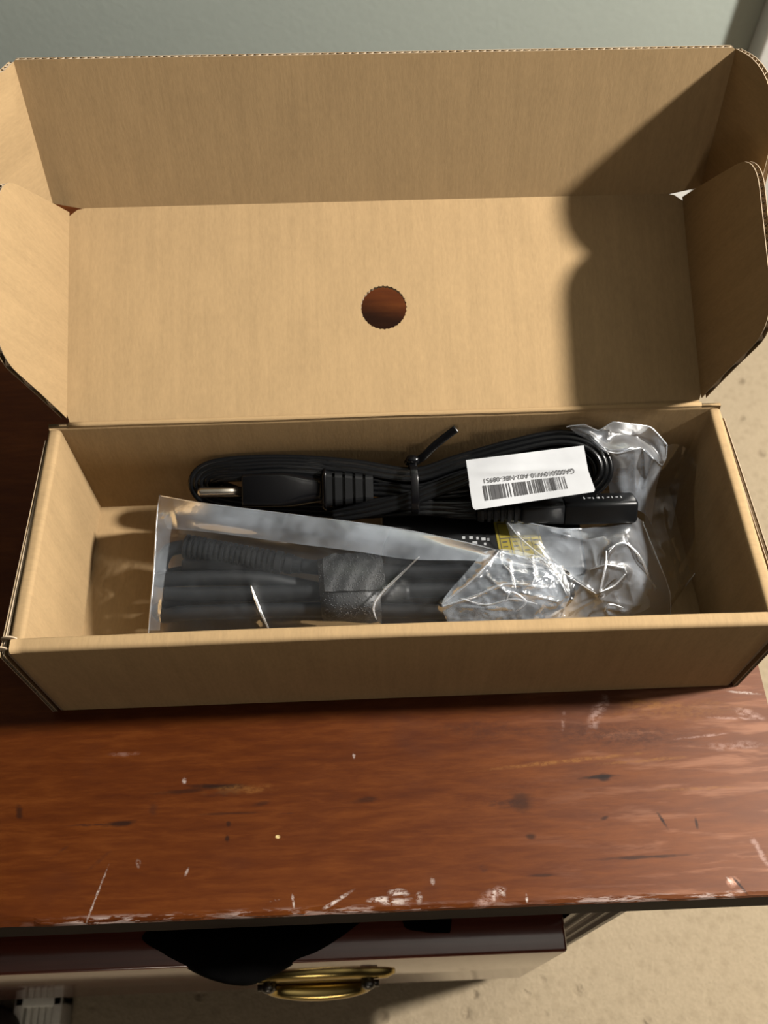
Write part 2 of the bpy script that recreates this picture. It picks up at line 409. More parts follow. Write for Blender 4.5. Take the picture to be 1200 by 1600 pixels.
# carcass
CX1, CX0, CY = .115, -.594, -.0946
mb = MB()
mb.box((CX1 - .018, CY + .004, FZ + .06), (CX1, YB - .02, -.0345)); mb.box((CX0, CY + .004, FZ + .06), (CX0 + .018, YB - .02, -.0345))
mb.box((CX0, YB - .03, FZ + .06), (CX1, YB - .02, -.0345)); mb.box((CX0, CY + .02, FZ + .06), (CX1, YB - .02, FZ + .075))
mb.build('carcass', M_wood2, dr)
def stile(x0, x1):
    mb = MB(); n = 48; xs = [lerp(x0, x1, i/n) for i in range(n+1)]
    def prof(x):
        t = (x - x0) / (x1 - x0); y = 0
        for c in (.22, .5, .78):
            d = abs(t - c) / .115
            if d < 1: y = max(y, .0042 * math.sqrt(1 - d*d))
        return CY + y
    rows = [[Vector((x, prof(x), z)) for x in xs] for z in (FZ + .06, -.0345)]
    mb.grid(rows, smooth=False)
    mb.box((x0, CY + .0045, FZ + .06), (x1, CY + .02, -.0345))
    mb.build('fluted_stile', M_stile, dr)
stile(.0865, CX1); stile(CX0, CX0 + .036)
mb = MB(); mb.box((CX0 - .004, CY + .001, FZ + .0005), (CX1 + .004, YB - .02, FZ + .0605), bev=.004); mb.build('plinth', M_wood2, dr)
def pull(parent, xc, y, z):
    mb = MB()
    # backplate with scalloped outline
    n = 40; hw, hh = .040, .015; fr = []; bk = []
    for k in range(n):
        a = 2*math.pi*k/n; r = 1 + .10*math.cos(4*a)
        fr.append((xc + hw*r*math.copysign(abs(math.cos(a))**.8, math.cos(a)), z + hh*r*math.sin(a)))
    rows = [[Vector((x, y, zz)) for x, zz in fr], [Vector((x, y - .002, zz)) for x, zz in fr], [Vector((lerp(xc, x, .9), y - .0042, lerp(z, zz, .85))) for x, zz in fr], [Vector((lerp(xc, x, .78), y - .0046, lerp(z, zz, .7))) for x, zz in fr]]
    b = mb.grid(rows, closed_u=True); mb.cap([b + 3*n + k for k in range(n)])
    o = mb.build('drawer_pull', M_brass, parent, label='brass bail pull')
    # posts (dark) + bail
    mb = MB()
    for sx in (-1, 1):
        x = xc + sx * .0285
        sweep(mb, [Vector((x, y - .004, z + .002)), Vector((x, y - .005, z + .002)), Vector((x, y - .0055, z + .002)), Vector((x, y - .0085, z + .002)), Vector((x, y - .0100, z + .002))], circ(.0036), up=(0, 0, 1), scale=[1, .8, 1.15, 1.15, .5])
        sweep(mb, [Vector((x - .001*sx, y - .0068, z + .002)), Vector((x + .006*sx, y - .0068, z + .002))], circ(.0020), up=(0, 0, 1))
    pp = mb
    mb2 = MB(); pts = []
    for k in range(33):
        t = k / 32; a = math.pi * t
        pts.append(Vector((xc - .0285*math.cos(a), y - .0068 - .002*math.sin(a), z + .002 - .018*max(0, math.sin(a))**.7)))
    sweep(mb2, pts, circ(.0026, 10, .0034), up=(0, -1, .2), scale=[1 + .55*math.sin(math.pi*k/32)**2 for k in range(33)])
    off = len(mb2.v); mb2.v += pp.v
    for f, uv in zip(pp.f, pp.uv): mb2.face([i + off for i in f], uv, 1, True)
    return o, mb2
def drawer(z0, z1, y, opened):
    D = MB(); D.box((CX0 + .040, y, z0), (.0845, y + .0205, z1), bev=.0018)
    if opened:
        D.box((CX0 + .050, y + .0205, z0 + .01), (CX0 + .062, y + .30, z1 - .02)); D.box((.055, y + .0205, z0 + .01), (.067, y + .30, z1 - .02)); D.box((CX0 + .062, y + .0205, z0 + .01), (.055, y + .30, z0 + .016))
    d = D.build('drawer', M_wood2, dr)
    for xc in (-.048, -.47):
        o, mb2 = pull(d, xc, y - .0001, (z0 + z1)/2 + .030)
        extra = mb2.build('drawer_pull_bail', [M_brass, M_iron], None)
        bm = bmesh.new(); bm.from_mesh(o.data); nf = len(bm.faces); bm.from_mesh(extra.data)
        bm.faces.ensure_lookup_table()
        o.data.materials.append(M_iron)
        bm.to_mesh(o.data); bm.free(); bpy.data.objects.remove(extra)
    return d
DY = -.1113
drawer(-.275, -.080, DY, True)
mb = MB(); mb.box((CX0 + .040, CY + .003, FZ + .062), (.0845, CY + .019, -.292), bev=.0018); mb.build('lower_drawer', M_wood2, dr)

# ------------------------------------------------------------------ mailer box
W, D, H, L, T = .33, .1163, .0779, .1121, .0713
TH = .0024
bx = thing('mailer_box', 'open brown corrugated cardboard mailer box standing on the wooden dresser top', 'box', (0, D/2, 0))

def clip_v(poly, u):
    """v-range of convex polygon at u"""
    vs_ = []
    n = len(poly)
    for i in range(n):
        (u0, v0), (u1, v1) = poly[i], poly[(i+1) % n]
        if (u0 - u) * (u1 - u) <= 0 and abs(u1 - u0) > 1e-9: vs_.append(v0 + (v1 - v0) * (u - u0) / (u1 - u0))
    return (min(vs_), max(vs_)) if len(vs_) > 1 else None

def panel(name, fm, poly, parent, pitch=.0034, hole=None, flute=True, th=TH, label=None, nu=40, uvswap=False):
    """corrugated board: two liners + sine medium; fm(u,v,h)->world, h=0 inner face, h=-th outer"""
    mb = MB(); lin = .00028
    def liner(h0, h1):
        bm = bmesh.new()
        def loop(pts): 
            vv = [bm.verts.new((u, v, 0)) for u, v in pts]
            return vv, [bm.edges.new((vv[i], vv[(i+1) % len(vv)])) for i in range(len(vv))]
        vs0, e = loop(poly); holes = []
        if hole: vs1, e2 = loop(hole); e = e + e2
        bmesh.ops.triangle_fill(bm, edges=e, use_beauty=True)
        us = [p[0] for p in poly]; lo, hi = min(us), max(us)
        for k in range(1, 40):
            g = bm.verts[:] + bm.edges[:] + bm.faces[:]
            bmesh.ops.bisect_plane(bm, geom=g, plane_co=(lerp(lo, hi, k/40), 0, 0), plane_no=(1, 0, 0))
        vv = [p[1] for p in poly]; lo, hi = min(vv), max(vv)
        for k in range(1, 12):
            g = bm.verts[:] + bm.edges[:] + bm.faces[:]
            bmesh.ops.bisect_plane(bm, geom=g, plane_co=(0, lerp(lo, hi, k/12), 0), plane_no=(0, 1, 0))
        bm.normal_update()
        for f in bm.faces:
            if f.normal.z < 0: f.normal_flip()
        bm.verts.ensure_lookup_table(); bm.verts.index_update()
        for h, flip in ((h0, False), (h1, True)):
            base = len(mb.v)
            for v in bm.verts: mb.v.append(tuple(fm(v.co.x, v.co.y, h)))
            for f in bm.faces:
                ids = [base + v.index for v in f.verts]; uv = [((v.co.y, v.co.x) if uvswap else (v.co.x, v.co.y)) for v in f.verts]
                if flip: ids.reverse(); uv.reverse()
                mb.face(ids, uv, 0, False)
        nv = len(bm.verts); b0 = len(mb.v) - 2*nv
        for e_ in bm.edges:
            if len(e_.link_faces) == 1:
                a, b = e_.verts[0].index, e_.verts[1].index
                mb.face([b0 + a, b0 + b, b0 + nv + b, b0 + nv + a], [(0, 0)]*4, 1, False)
        bm.free()
    liner(0, -lin); liner(-th + lin, -th)
    if flute:
        us = [p[0] for p in poly]; lo, hi = min(us) + 1e-5, max(us) - 1e-5
        n = max(8, int((hi - lo) / pitch * 8)); prev = None; am = th/2 - lin*1.6
        for i in range(n + 1):
            u = lerp(lo, hi, i/n); r = clip_v(poly, u)
            if not r: prev = None; continue
            h = -th/2 + am*math.sin(2*math.pi*u/pitch)
            segs = [r]
            if hole:
                hr = clip_v(hole, u)
                if hr: segs = [(r[0], hr[0]), (hr[1], r[1])]
            cur = [[mb.vert(fm(u, lerp(a, b, q/5), h)) for q in range(6)] for a, b in segs]
            if prev and len(prev) == len(cur):
                for pa, pb in zip(prev, cur):
                    for q in range(5): mb.face([pa[q], pb[q], pb[q+1], pa[q+1]], [(0, 0)]*4, 1, True)
            prev = cur
    o = mb.build(name, [M_card, M_cardL], parent)
    if label: o['label'] = label
    return o

def rounded(poly, rads, n=6):
    out = []; m = len(poly)
    for i, p in enumerate(poly):
        r = rads[i]
        if r <= 0: out.append(p); continue
        p = Vector(p); a = Vector(poly[i-1]); b = Vector(poly[(i+1) % m])
        d1 = (a - p).normalized(); d2 = (b - p).normalized()
        s = p + d1*r; e = p + d2*r
        for k in range(n + 1):
            t = k/n; q = s*(1-t)**2 + p*2*t*(1-t) + e*t*t; out.append((q.x, q.y))
    return out

# walls as swept profiles (double-wall roll-over, rounded tops)
def roll_profile(t, h, r=.0022, n=5):
    pr = [(0, 0), (0, h*.5), (0, h - r)]
    for k in range(1, n + 1):
        a = math.pi - math.pi/2*k/n; pr.append((r + r*math.cos(a), h - r + r*math.sin(a)))
    for k in range(0, n + 1):
        a = math.pi/2 - math.pi/2*k/n; pr.append((t - r + r*math.cos(a), h - r + r*math.sin(a)))
    pr += [(t, h*.5), (t, 0)]
    return pr
def wall(name, fm, t, h, n, uvlen, label=None, wob=.0005):
    pr = roll_profile(t, h); mb = MB(); rows = []
    arc = [0]
    for (a, b), (c, d) in zip(pr, pr[1:]): arc.append(arc[-1] + math.hypot(c-a, d-b))
    for j, (a, b) in enumerate(pr):
        row = []
        for i in range(n + 1):
            s = i/n; q = fm(s, a, b)
            k = wob * noise.noise(Vector((s*5, b*30, a*90 + uvlen*17))) + wob*.4*noise.noise(Vector((s*26, a*200, 5)))
            row.append(q + Vector((0, 0, k if b > h*.7 else 0)))
        rows.append(row)
    b0 = mb.grid(rows, lambda i, j: (i/n*uvlen, arc[min(j, len(arc)-1)]), smooth=True, flip=True)
    m = len(pr); ni = n + 1
    mb.cap([b0 + j*ni for j in range(m)], 1); mb.cap([b0 + j*ni + n for j in range(m)][::-1], 1)
    o = mb.build(name, [M_card, M_cardD], bx)
    if label: o['label'] = label
    return o
FT = .0066
wall('front_wall', lambda s, a, h: Vector((lerp(-.1648, .1662 - .0012*h/H, s), a + .0008*math.sin(math.pi*s)*h/H, h)), FT, H, 60, .33)
ST = .0062
def sidefm(sgn, xb, xf):
    def fm(s, a, h):
        xo = lerp(xf, xb, min(1, s*1.0)); return Vector((sgn*(xo - a), lerp(.0078, D - .0012, s), h))
    return fm
wall('side_wall', lambda s, a, h: Vector((-(lerp(.1662, .1648, s) - a), lerp(.0003, D - .0010, s), h - .001)), ST, H, 24, .113)
wall('side_wall', lambda s, a, h: Vector(((lerp(.1672, .1645, s) - a), lerp(.0003, D - .0010, s), h - .001)), ST, H, 24, .113)
# outer side plies with raw corrugated front edge
for sg, xf, xb in ((-1, .1690, .1652), (1, .1706, .1650)):
    panel('side_outer_ply', (lambda sg, xf, xb: lambda u, v, h: Vector((sg*(lerp(xf, xb, v/.112) + h*1.0 + .0008), -.0005 + v, u)))(sg, xf, xb),
          rounded([(0, 0), (H - .003, 0), (H - .003, .112), (0, .112)], [0, .002, .002, 0]), bx, th=.0022)
wall('back_wall', lambda s, a, h: Vector((lerp(-.1640, .1640, s), D + .0012 - a, h - .0002)), .0026, H + .0010, 60, .31, wob=.0003)
mb = MB(); mb.box((-.1640, .0008, .0003), (.1640, D + .001, .0026)); mb.build('floor_panel', M_card, bx)
mb = MB(); sweep(mb, [Vector((lerp(-.1545, .1545, i/40), D + .0004, H + .0001 + .0002*noise.noise(Vector((i*.7, 1, 2))))) for i in range(41)], circ(.0015, 10), up=(0, 0, 1)); mb.build('hinge_fold', M_card, bx)
# inner corner tabs that lock in the floor (small tabs visible at the wall feet)
# torn corner loops at the front-left and front-right
def corner(x, sg):
    for k, (dx, dy, rr) in enumerate(((0, .0065, .0016), (-.0035*sg*-1, .002, .0014))):
        mb = MB(); pts = []
        for i in range(11):
            a = math.pi * i/10; pts.append(Vector((x + dx + sg*.0022*math.cos(a), dy, H - .0022 + .0022*math.sin(a))))
        sweep(mb, pts, rrect(.0016, .00035, .0002, 2), up=(0, -1, 0)); mb.build('corner_fold', M_cardL, bx)
corner(-.1660, -1)

# lid
AL, AR = .3808, .3609; BL, BR = 1.3045, 1.3513
XA, XB = -.1555, .1550
def la(u): return lerp(AL, AR, (u - XA)/(XB - XA))
def lidf(u, v, h):
    a = la(u); sag = .0*math.sin(math.pi*max(0, min(1, v/L)))*math.sin(math.pi*(u - XA)/(XB - XA))
    h = h - sag
    return Vector((u, D + v*math.cos(a) - h*math.sin(a), H + v*math.sin(a) + h*math.cos(a)))
hc = P(600, 480, .0992); hv = .0555; hu = .0006; hr = .0113
hole = []
for k in range(96):
    a = 2*math.pi*k/96; r = hr*(1 + .022*(1 if k % 3 == 0 else -.5)); hole.append((hu + r*math.cos(a), hv + r*math.sin(a)))
lid = panel('lid', lidf, [(XA + .002, 0), (XB - .002, 0), (XB, .006), (XB, L - .004), (XB - .004, L - .0008), (XB - .008, L), (XA + .008, L), (XA + .004, L - .0008), (XA, L - .004), (XA, .006)], bx, hole=hole)
# serrated wall of the finger hole
mb = MB(); rows = [[lidf(u, v, h) for u, v in hole] for h in (-.0001, -TH + .0001)]
mb.grid(rows, closed_u=True, smooth=False); mb.build('finger_hole_edge', M_cardL, lid)

# side flaps of the lid
def flapf(sg, out, x0, ang):
    def fm(u, v, h):      # u along hinge->far (s), v away from the lid
        x = x0 + sg*(out*(v/.07) + .0025*(v/.07)**2); a = ang
        s_, n_ = u, v
        return Vector((x - sg*h, D + s_*math.cos(a) - n_*math.sin(a), H + s_*math.sin(a) + n_*math.cos(a)))
    return fm
pl = rounded([(.004, 0), (L - .002, 0), (.092, .0715), (.014, .0715)], [0, 0, .016, .020], 8)
panel('side_flap', flapf(-1, .0042, XA, AL), pl, lid, th=.0026)
panel('side_flap', flapf(1, .0042, XB, AR), pl, lid, th=.0026)

# tuck flap + dust flaps
TA, TB = -.163, .164
def tbase(u):
    a = la(max(XA, min(XB, u))); return Vector((u, D + L*math.cos(a), H + L*math.sin(a)))
def tang(u): return lerp(BL, BR, (u - TA)/(TB - TA))
def tuckf(u, v, h):
    a = tang(u); b = tbase(u); bow = .0*math.sin(math.pi*(u - TA)/(TB - TA))*(v/T)
    h = h - bow
    return b + Vector((0, v*math.cos(a) - h*math.sin(a), v*math.sin(a) + h*math.cos(a)))
tuck = panel('tuck_flap', tuckf, rounded([(XA + .009, -.0009), (XB - .009, -.0009), (TB, .003), (TB, T), (TA, T), (TA, .003)], [0, 0, 0, .003, .0015, 0]), lid)
def dustf(sg, x0, out, bend=0):
    a = BL if sg < 0 else BR; b = tbase(x0)
    tv = Vector((0, math.cos(a), math.sin(a))); nv = Vector((0, -math.sin(a), math.cos(a)))
    def fm(u, v, h):      # u away from the tuck flap, v up the tuck flap
        k = u/.05; x = x0 + sg*(out*k - h)
        if bend and u > bend(v): x += sg*(u - bend(v))*.30
        return b + tv*v + nv*u + Vector((x - x0, 0, 0))
    return fm
panel('dust_flap', dustf(1, TB, .0068), rounded([(-.0008, .0035), (.044, .006), (.051, .018), (.0475, T + .0015), (.012, T + .001), (-.0008, T - .0008)], [0, .006, .012, .033, .004, .001], 10), lid, label='right corner flap of the lid front, in shadow', uvswap=True)
def bendline(v): return lerp(.0035, .0135, max(0, (v - .003)/T)) + .0012*math.sin(v*160)
panel('dust_flap', dustf(-1, TA, .0045, bendline), rounded([(-.0008, .0035), (.050, .006), (.058, .018), (.054, T + .001), (-.0008, T - .0008)], [0, .006, .012, .022, .001], 8), lid, label='creased left corner flap of the lid front', uvswap=True)

# ------------------------------------------------------------------ power cord
cord = thing('power_cable', 'black coiled mains cord with plug, barcode tag and cable tie, along the box back wall', 'power cord', P(640, 765, .035))
def lobes(r=.00145, sp=.0025, n=3):
    pts = []
    cs = [(i - (n-1)/2)*sp for i in range(n)]
    top = []
    for c in cs:
        for k in range(7):
            a = math.pi - math.pi*k/6
            if (c != cs[0] and k == 0) or (c != cs[-1] and k == 6): continue
            top.append((c + r*math.cos(a)*.98, r*math.sin(a)))
    return top + [(a, -b) for a, b in reversed(top[1:-1])]
LOB = lobes()
VIEW = Vector((0, -.5, .866))
def ribbon(name, pts, closed=False, tilt=None, sec=LOB, mat=M_blk, parent=cord, per=12):
    ps = catmull(pts, per, closed); n = len(ps)
    def up(i):
        if tilt is None: return VIEW
        return tilt(i/n)
    mb = MB(); sweep(mb, ps, sec, closed, up); return mb.build(name, mat, parent)
loops = []
for k in range(4):
    o = k*1.0; zz = -.0035*k
    pts = [P(645, 742 + 9*k, .050 + zz), P(715, 722 + 8*k, .055 + zz), P(795, 699 + 9*k, .062 + zz), P(870, 684 + 9*k, .066 + zz), P(918 - 5*k, 692 + 9*k, .066 + zz), P(942 - 7*k, 715 + 8*k, .063 + zz),
           P(944 - 9*k, 745 + 6*k, .058 + zz), P(915 - 10*k, 770 + 3*k, .050 + zz), P(850, 786 + k, .046 + zz*.6), P(740, 795 - 2*k, .044 + zz*.5), P(645, 794 - 3*k, .044 + zz*.4), P(560, 799 - 3*k, .034 + zz*.6),
           P(460, 797 - 3*k, .022), P(375 + 6*k, 792 - 5*k, .022), P(324 + 8*k, 780 - 6*k, .030), P(306 + 9*k, 757 - 3*k, .042), P(318 + 9*k, 736 + 2*k, .047), P(360 + 8*k, 725 + 5*k, .050), P(450, 722 + 5*k, .051), P(550, 729 + 6*k, .051 + zz*.5)]
    ribbon('cable', pts, True)
# lead into the plug and out to the connector
ribbon('cable', [P(575, 764, .043), P(600, 765, .0445), P(645, 770, .047), P(700, 768, .047), P(760, 760, .046)])
ribbon('cable', [P(745, 799, .044), P(700, 798, .0435), P(645, 786, .0455), P(590, 790, .043), P(540, 800, .038)])
ribbon('cable', [P(520, 806, .036), P(580, 796, .042), P(645, 778, .0475), P(720, 750, .053), P(800, 725, .058), P(870, 712, .060)])

def loft(mb, c0, c1, secs, up, mi=0, smooth=True, n=4):
    """secs: (t, halfwidth, halfheight, corner r)"""
    ax = (c1 - c0); t = ax.normalized(); u = Vector(up); side = t.cross(u).normalized(); u2 = side.cross(t).normalized()
    rows = []
    for (s, hx, hy, r) in secs:
        c = c0 + ax*s; rows.append([c + side*a + u2*b for a, b in rrect(hx, hy, min(r, hx*.999, hy*.999), n)])
    b = mb.grid(rows, closed_u=True, mi=mi, smooth=smooth); m = len(rows[0])
    mb.cap([b + k for k in range(m)][::-1], mi); mb.cap([b + (len(rows)-1)*m + k for k in range(m)], mi)
p0, p1 = P(381, 767, .045), P(583, 763, .0445)
mb = MB()
loft(mb, p0, p1, [(0, .0080, .0075, .002), (.01, .0083, .0079, .002), (.30, .0084, .0080, .002), (.38, .0084, .0078, .004), (.46, .0078, .0068, .005), (.53, .0070, .0055, .005), (.57, .0068, .0052, .005), (.605, .0078, .0060, .005), (.61, .0100, .0076, .004), (.635, .0108, .0082, .004), (.64, .0108, .0082, .004)], VIEW)
pg = mb.build('plug', M_plug, cord)
mb = MB(); secs = [(.641, .0092, .0062, .003)]
for i in range(4):
    t = .685 + i*.078; sc = 1 - .05*i
    secs += [(t, .0088*sc, .0060*sc, .003), (t + .003, .0070*sc, .0046*sc, .002), (t + .020, .0070*sc, .0046*sc, .002), (t + .023, .0088*sc, .0060*sc, .003)]
secs += [(1, .0068, .0046, .002)]
loft(mb, p0, p1, secs, VIEW, smooth=False); mb.build('strain_relief', M_blkm, pg)
# earth pin and the two blades below it
ax = (p1 - p0).normalized(); side = ax.cross(VIEW).normalized()
pc = p0 + VIEW*.0012 + side*.0003
mb = MB(); n = 10
pts = [pc - ax*.0232 + ax*(.0024*(1 - math.cos(math.pi/2*k/5))) for k in range(6)] + [pc - ax*.012, pc + ax*.001]
sweep(mb, pts, circ(.0025, 14), up=VIEW, scale=[.12, .45, .7, .88, .97, 1, 1, 1]); mb.build('earth_pin', M_steel, pg)
# appliance connector
n2 = Vector((0, .57, .82)); q0, q1 = P(745, 801, .045), P(991, 793, .045)
mb = MB()
loft(mb, q0, q1, [(.545, .0060, .0052, .002), (.55, .0066, .0060, .002), (.985, .0067, .0061, .002), (1, .0062, .0056, .002)], n2)
loft(mb, q0, q1, [(.27, .0045, .0042, .002), (.30, .0056, .0052, .002), (.54, .0062, .0056, .002)], n2)
cn = mb.build('connector', M_blkm, cord)
mb = MB(); secs = [(0, .0038, .0032, .0015)]
for i in range(6):
    t = .02 + i*.042; sc = 1 + .04*i
    secs += [(t, .0042*sc, .0038*sc, .0015), (t + .020, .0042*sc, .0038*sc, .0015), (t + .024, .0032*sc, .0028*sc, .001), (t + .038, .0032*sc, .0028*sc, .001)]
secs += [(.275, .0050, .0046, .002)]
loft(mb, q0, q1, secs, n2, smooth=False); mb.build('strain_relief', M_blkm, cn)
# small raised moulding marks on the connector head
mb = MB(); axc = (q1 - q0).normalized(); s2 = axc.cross(n2).normalized(); cpt = q0 + (q1 - q0)*.80 + n2*.0061
for i, (dx, w_, h_) in enumerate(((-.010, .0007, .0022), (-.0075, .0018, .0004), (-.0055, .0006, .0022), (-.003, .0016, .0016), (-.0005, .0006, .0022), (.002, .0016, .0004), (.004, .0006, .0020), (.0062, .0016, .0005), (.0085, .0006, .0022))):
    c = cpt + axc*dx; loft(mb, c - axc*w_/2, c + axc*w_/2, [(0, h_/2, .00018, .0001), (1, h_/2, .00018, .0001)], n2, n=1)
mb.build('raised_mark', M_grey, cn)
# cable tie: band, knot and tail
mb = MB(); c = P(645, 765, .0455); R_ = []
for k in range(28):
    a = 2*math.pi*k/28; R_.append(c + Vector((.0006*math.sin(a), 0, 0)) + side*0 + Vector((0, .866, .5))*(.0130*math.copysign(abs(math.cos(a))**.75, math.cos(a))) + VIEW*(.0105*math.copysign(abs(math.sin(a))**.75, math.sin(a))))
def outw(i): return (R_[i % 28] - c).normalized()
sweep(mb, R_, rrect(.0019, .0005, .0003, 2), True, outw); tie = mb.build('cable_tie', M_plug, cord)
mb = MB(); kn = P(645, 722, .054)
sweep(mb, [kn + Vector((-.0032, 0, -.001)), kn + Vector((-.0015, .0005, .0012)), kn + Vector((.0010, 0, .0014)), kn + Vector((.0034, .0008, .0002))], circ(.0026, 10), up=(0, 0, 1), scale=[.6, 1.05, 1.1, .7])
sweep(mb, [kn + Vector((-.001, -.002, 0)), kn + Vector((.0005, .0005, .0022)), kn + Vector((0.001, .0025, 0))], circ(.0020, 8), up=(1, 0, 0), scale=[.7, 1.1, .7]); mb.build('knot', M_plug, tie)
mb = MB(); tl_ = catmull([P(646, 723, .054), P(662, 713, .058), P(676, 699, .062), P(693, 685, .066), P(713, 670, .0705)], 6)
sweep(mb, tl_, rrect(.00195, .0004, .0002, 2), up=VIEW); mb.build('tail', M_plug, tie)

# barcode tag: folded white paper flag
TG = dict(tl=(728, 719), tr=(912, 696), ml=(733, 752), mr=(919, 735), bl=(740, 797), br=(931, 768))
def tagpt(s, t):
    """s 0..1 left-right, t 0..1 top-bottom"""
    if t < .48: a, b, k = ('tl', 'tr'), ('ml', 'mr'), t/.48
    else: a, b, k = ('ml', 'mr'), ('bl', 'br'), (t - .48)/.52
    pt = [lerp(lerp(TG[a[0]][i], TG[a[1]][i], s), lerp(TG[b[0]][i], TG[b[1]][i], s), k) for i in (0, 1)]
    z = lerp(.0685, .0600, t) + lerp(0, .0035, s) + .0005*math.sin(6*s + 2*t)*math.sin(math.pi*s) + .0006*math.exp(-((t - .30 - .12*s)/.07)**2)*math.sin(math.pi*s)
    return P(pt[0], pt[1], z)
def tagn(s, t):
    e = .01; return (tagpt(s + e, t) - tagpt(s - e, t)).cross(tagpt(s, t - e) - tagpt(s, t + e)).normalized()
def rc(s, t):   # rounded lower corners
    return s
mb = MB(); nu, nv = 40, 26; rows = []
for j in range(nv + 1):
    t = j/nv; ins = 0
    if t > .92: k = (t - .92)/.08; ins = .018*(1 - math.sqrt(max(0, 1 - k*k)))
    l_ = -.012 if t > .48 else 0
    rows.append([tagpt(lerp(ins + (-.004 if t > .5 else 0), 1 - ins, i/nu), t) for i in range(nu + 1)])
top_rows = rows; bot = [[p - tagn(i/nu, j/nv)*.00022 for i, p in enumerate(r)] for j, r in enumerate(rows)]
b0 = mb.grid(top_rows, flip=True); b1 = mb.grid(bot)
tag_o = mb.build('barcode_tag', M_white, cord, label='white paper tag with barcode and serial text')
mb = MB()
def tagquad(mb, s0, s1, t0, t1, n=3, mi=0):
    rows = [[tagpt(lerp(s0, s1, i/1), lerp(t0, t1, j/n)) + tagn(s0, lerp(t0, t1, j/n))*.00025 for i in range(2)] for j in range(n + 1)]
    mb.grid(rows, flip=True, mi=mi, smooth=False)
rb = random.Random(11)
bars = "11010010110100111010110011010010000101100111001101001011110010100110110010011001110100101100110111011001"
wid = []; x = .105; mod = .0074
pat = [2,1,1,2,1,1, 4,.4,5,.4,3,1.2,2,2, 1,2,1,3,2,1, 2,1,3,.8,2,.6,1,.8,1,2.2, 1,1,1,2,.8,1,.8,1.4, 1.6,1,1.2,.8,3.4,1.8, .6,1.6,.5,1,.6,1.2,.8,.8, 1.4,.7,2,1.2, .5,1.6,.6,1.8,.8,2.4,.7,1.6,.8,1.2]
for i in range(0, len(pat) - 1, 2):
    wb = pat[i]*mod; tagquad(mb, x, min(.875, x + wb), .585 - .02*(x > .5), .865 - .03*x, 4); x += (pat[i] + pat[i+1])*mod
    if x > .87: break
mb.build('barcode', M_ink, tag_o)
def text_mesh(s):
    cu = bpy.data.curves.new('txt', 'FONT'); cu.body = s; cu.size = 1; cu.resolution_u = 3
    o = bpy.data.objects.new('txt', cu); COL.objects.link(o)
    dg = bpy.context.evaluated_depsgraph_get(); dg.update()
    me = bpy.data.meshes.new_from_object(o.evaluated_get(dg)); bpy.data.objects.remove(o)
    return me
def put_text(s, fmap, name, mat, parent):
    me = text_mesh(s); xs = [v.co.x for v in me.vertices]; ys = [v.co.y for v in me.vertices]
    x0, x1, y0, y1 = min(xs), max(xs), min(ys), max(ys)
    bm = bmesh.new(); bm.from_mesh(me)
    for v in bm.verts: v.co = fmap((v.co.x - x0)/(x1 - x0), (v.co.y - y0)/(y1 - y0))
    mb = MB(); mb.add_bm(bm); bpy.data.meshes.remove(me)
    return mb.build(name, mat, parent)
def tmap(a, b):      # text reads upside down: left end of the text sits at the right
    s = lerp(.885, .125, a); t = lerp(.408 + .05*(1-s), .515 + .03*(1-s), b)
    return tagpt(s, t) + tagn(s, t)*.00030
put_text('GA00S010W10-A02-NBE-08951', tmap, 'serial_text', M_ink, tag_o)

# ------------------------------------------------------------------ power adapter with output cable
ad = thing('power_adapter', 'black laptop power adapter brick with yellow rating sticker and strapped output cable inside plastic bag', 'adapter', P(790, 870, .003))
mb = MB()
bx0, bx1, by0, by1, bz0, bz1 = -.004, .098, .051, .098, .0058, .0330
mb.box((bx0, by0, bz0), (bx1, by1, bz1), bev=.003); case = mb.build('case', M_case, ad)
lq = [P(771, 815, bz1 + .0003), P(838, 811, bz1 + .0003), P(853, 870, bz1 + .0003), P(783, 876, bz1 + .0003)]
def labf(s, t): return lerp(lerp(lq[0], lq[1], s), lerp(lq[3], lq[2], s), t)
mb = MB(); ys = [[labf(s, t) for s in (0, 1)] for t in (0, 1)]
mb.grid([[p + Vector((0, 0, -.0003)) for p in ys[0]], ys[0], ys[1], [p + Vector((0, 0, -.0003)) for p in ys[1]]], flip=True, smooth=False)
lab = mb.build('rating_sticker', M_yel, case, label='yellow rating sticker with black ruled boxes')
mb = MB()
def lrect(s0, s1, t0, t1):
    mb.grid([[labf(s, t) + Vector((0, 0, .0001)) for s in (s0, s1)] for t in (t0, t1)], flip=True, smooth=False)
for r in ((.06, .96, .05, .07), (.06, .075, .05, .95), (.945, .96, .05, .95), (.06, .96, .93, .95), (.06, .96, .44, .46), (.28, .295, .44, .95), (.52, .535, .44, .95), (.76, .775, .44, .95)): lrect(*r)
for i in range(4):
    for j in range(3): lrect(.11 + .235*i, .11 + .235*i + .11, .53 + .12*j, .56 + .12*j)
mb.build('printed_rule', M_ink, lab)
mb = MB()
for i, (px, py, ww) in enumerate(((722, 838, 5), (733, 838, 6), (744, 839, 4), (752, 840, 7), (738, 846, 8), (756, 848, 4), (761, 841, 4))):
    a = P(px, py, bz1 + .0002); b = P(px + ww, py + 4, bz1 + .0002)
    mb.face([mb.vert(p) for p in ((a.x, b.y, a.z), (b.x, b.y, a.z), (b.x, a.y, a.z), (a.x, a.y, a.z))])
mb.build('case_print', M_grey, case)

ZO = .011
def tube(name, pts, r, parent, mat=M_cab, per=10, closed=False, n=14):
    ps = catmull(pts, per, closed); mb = MB(); sweep(mb, ps, circ(r, n), closed, VIEW); return mb.build(name, mat, parent)
CR = .0037
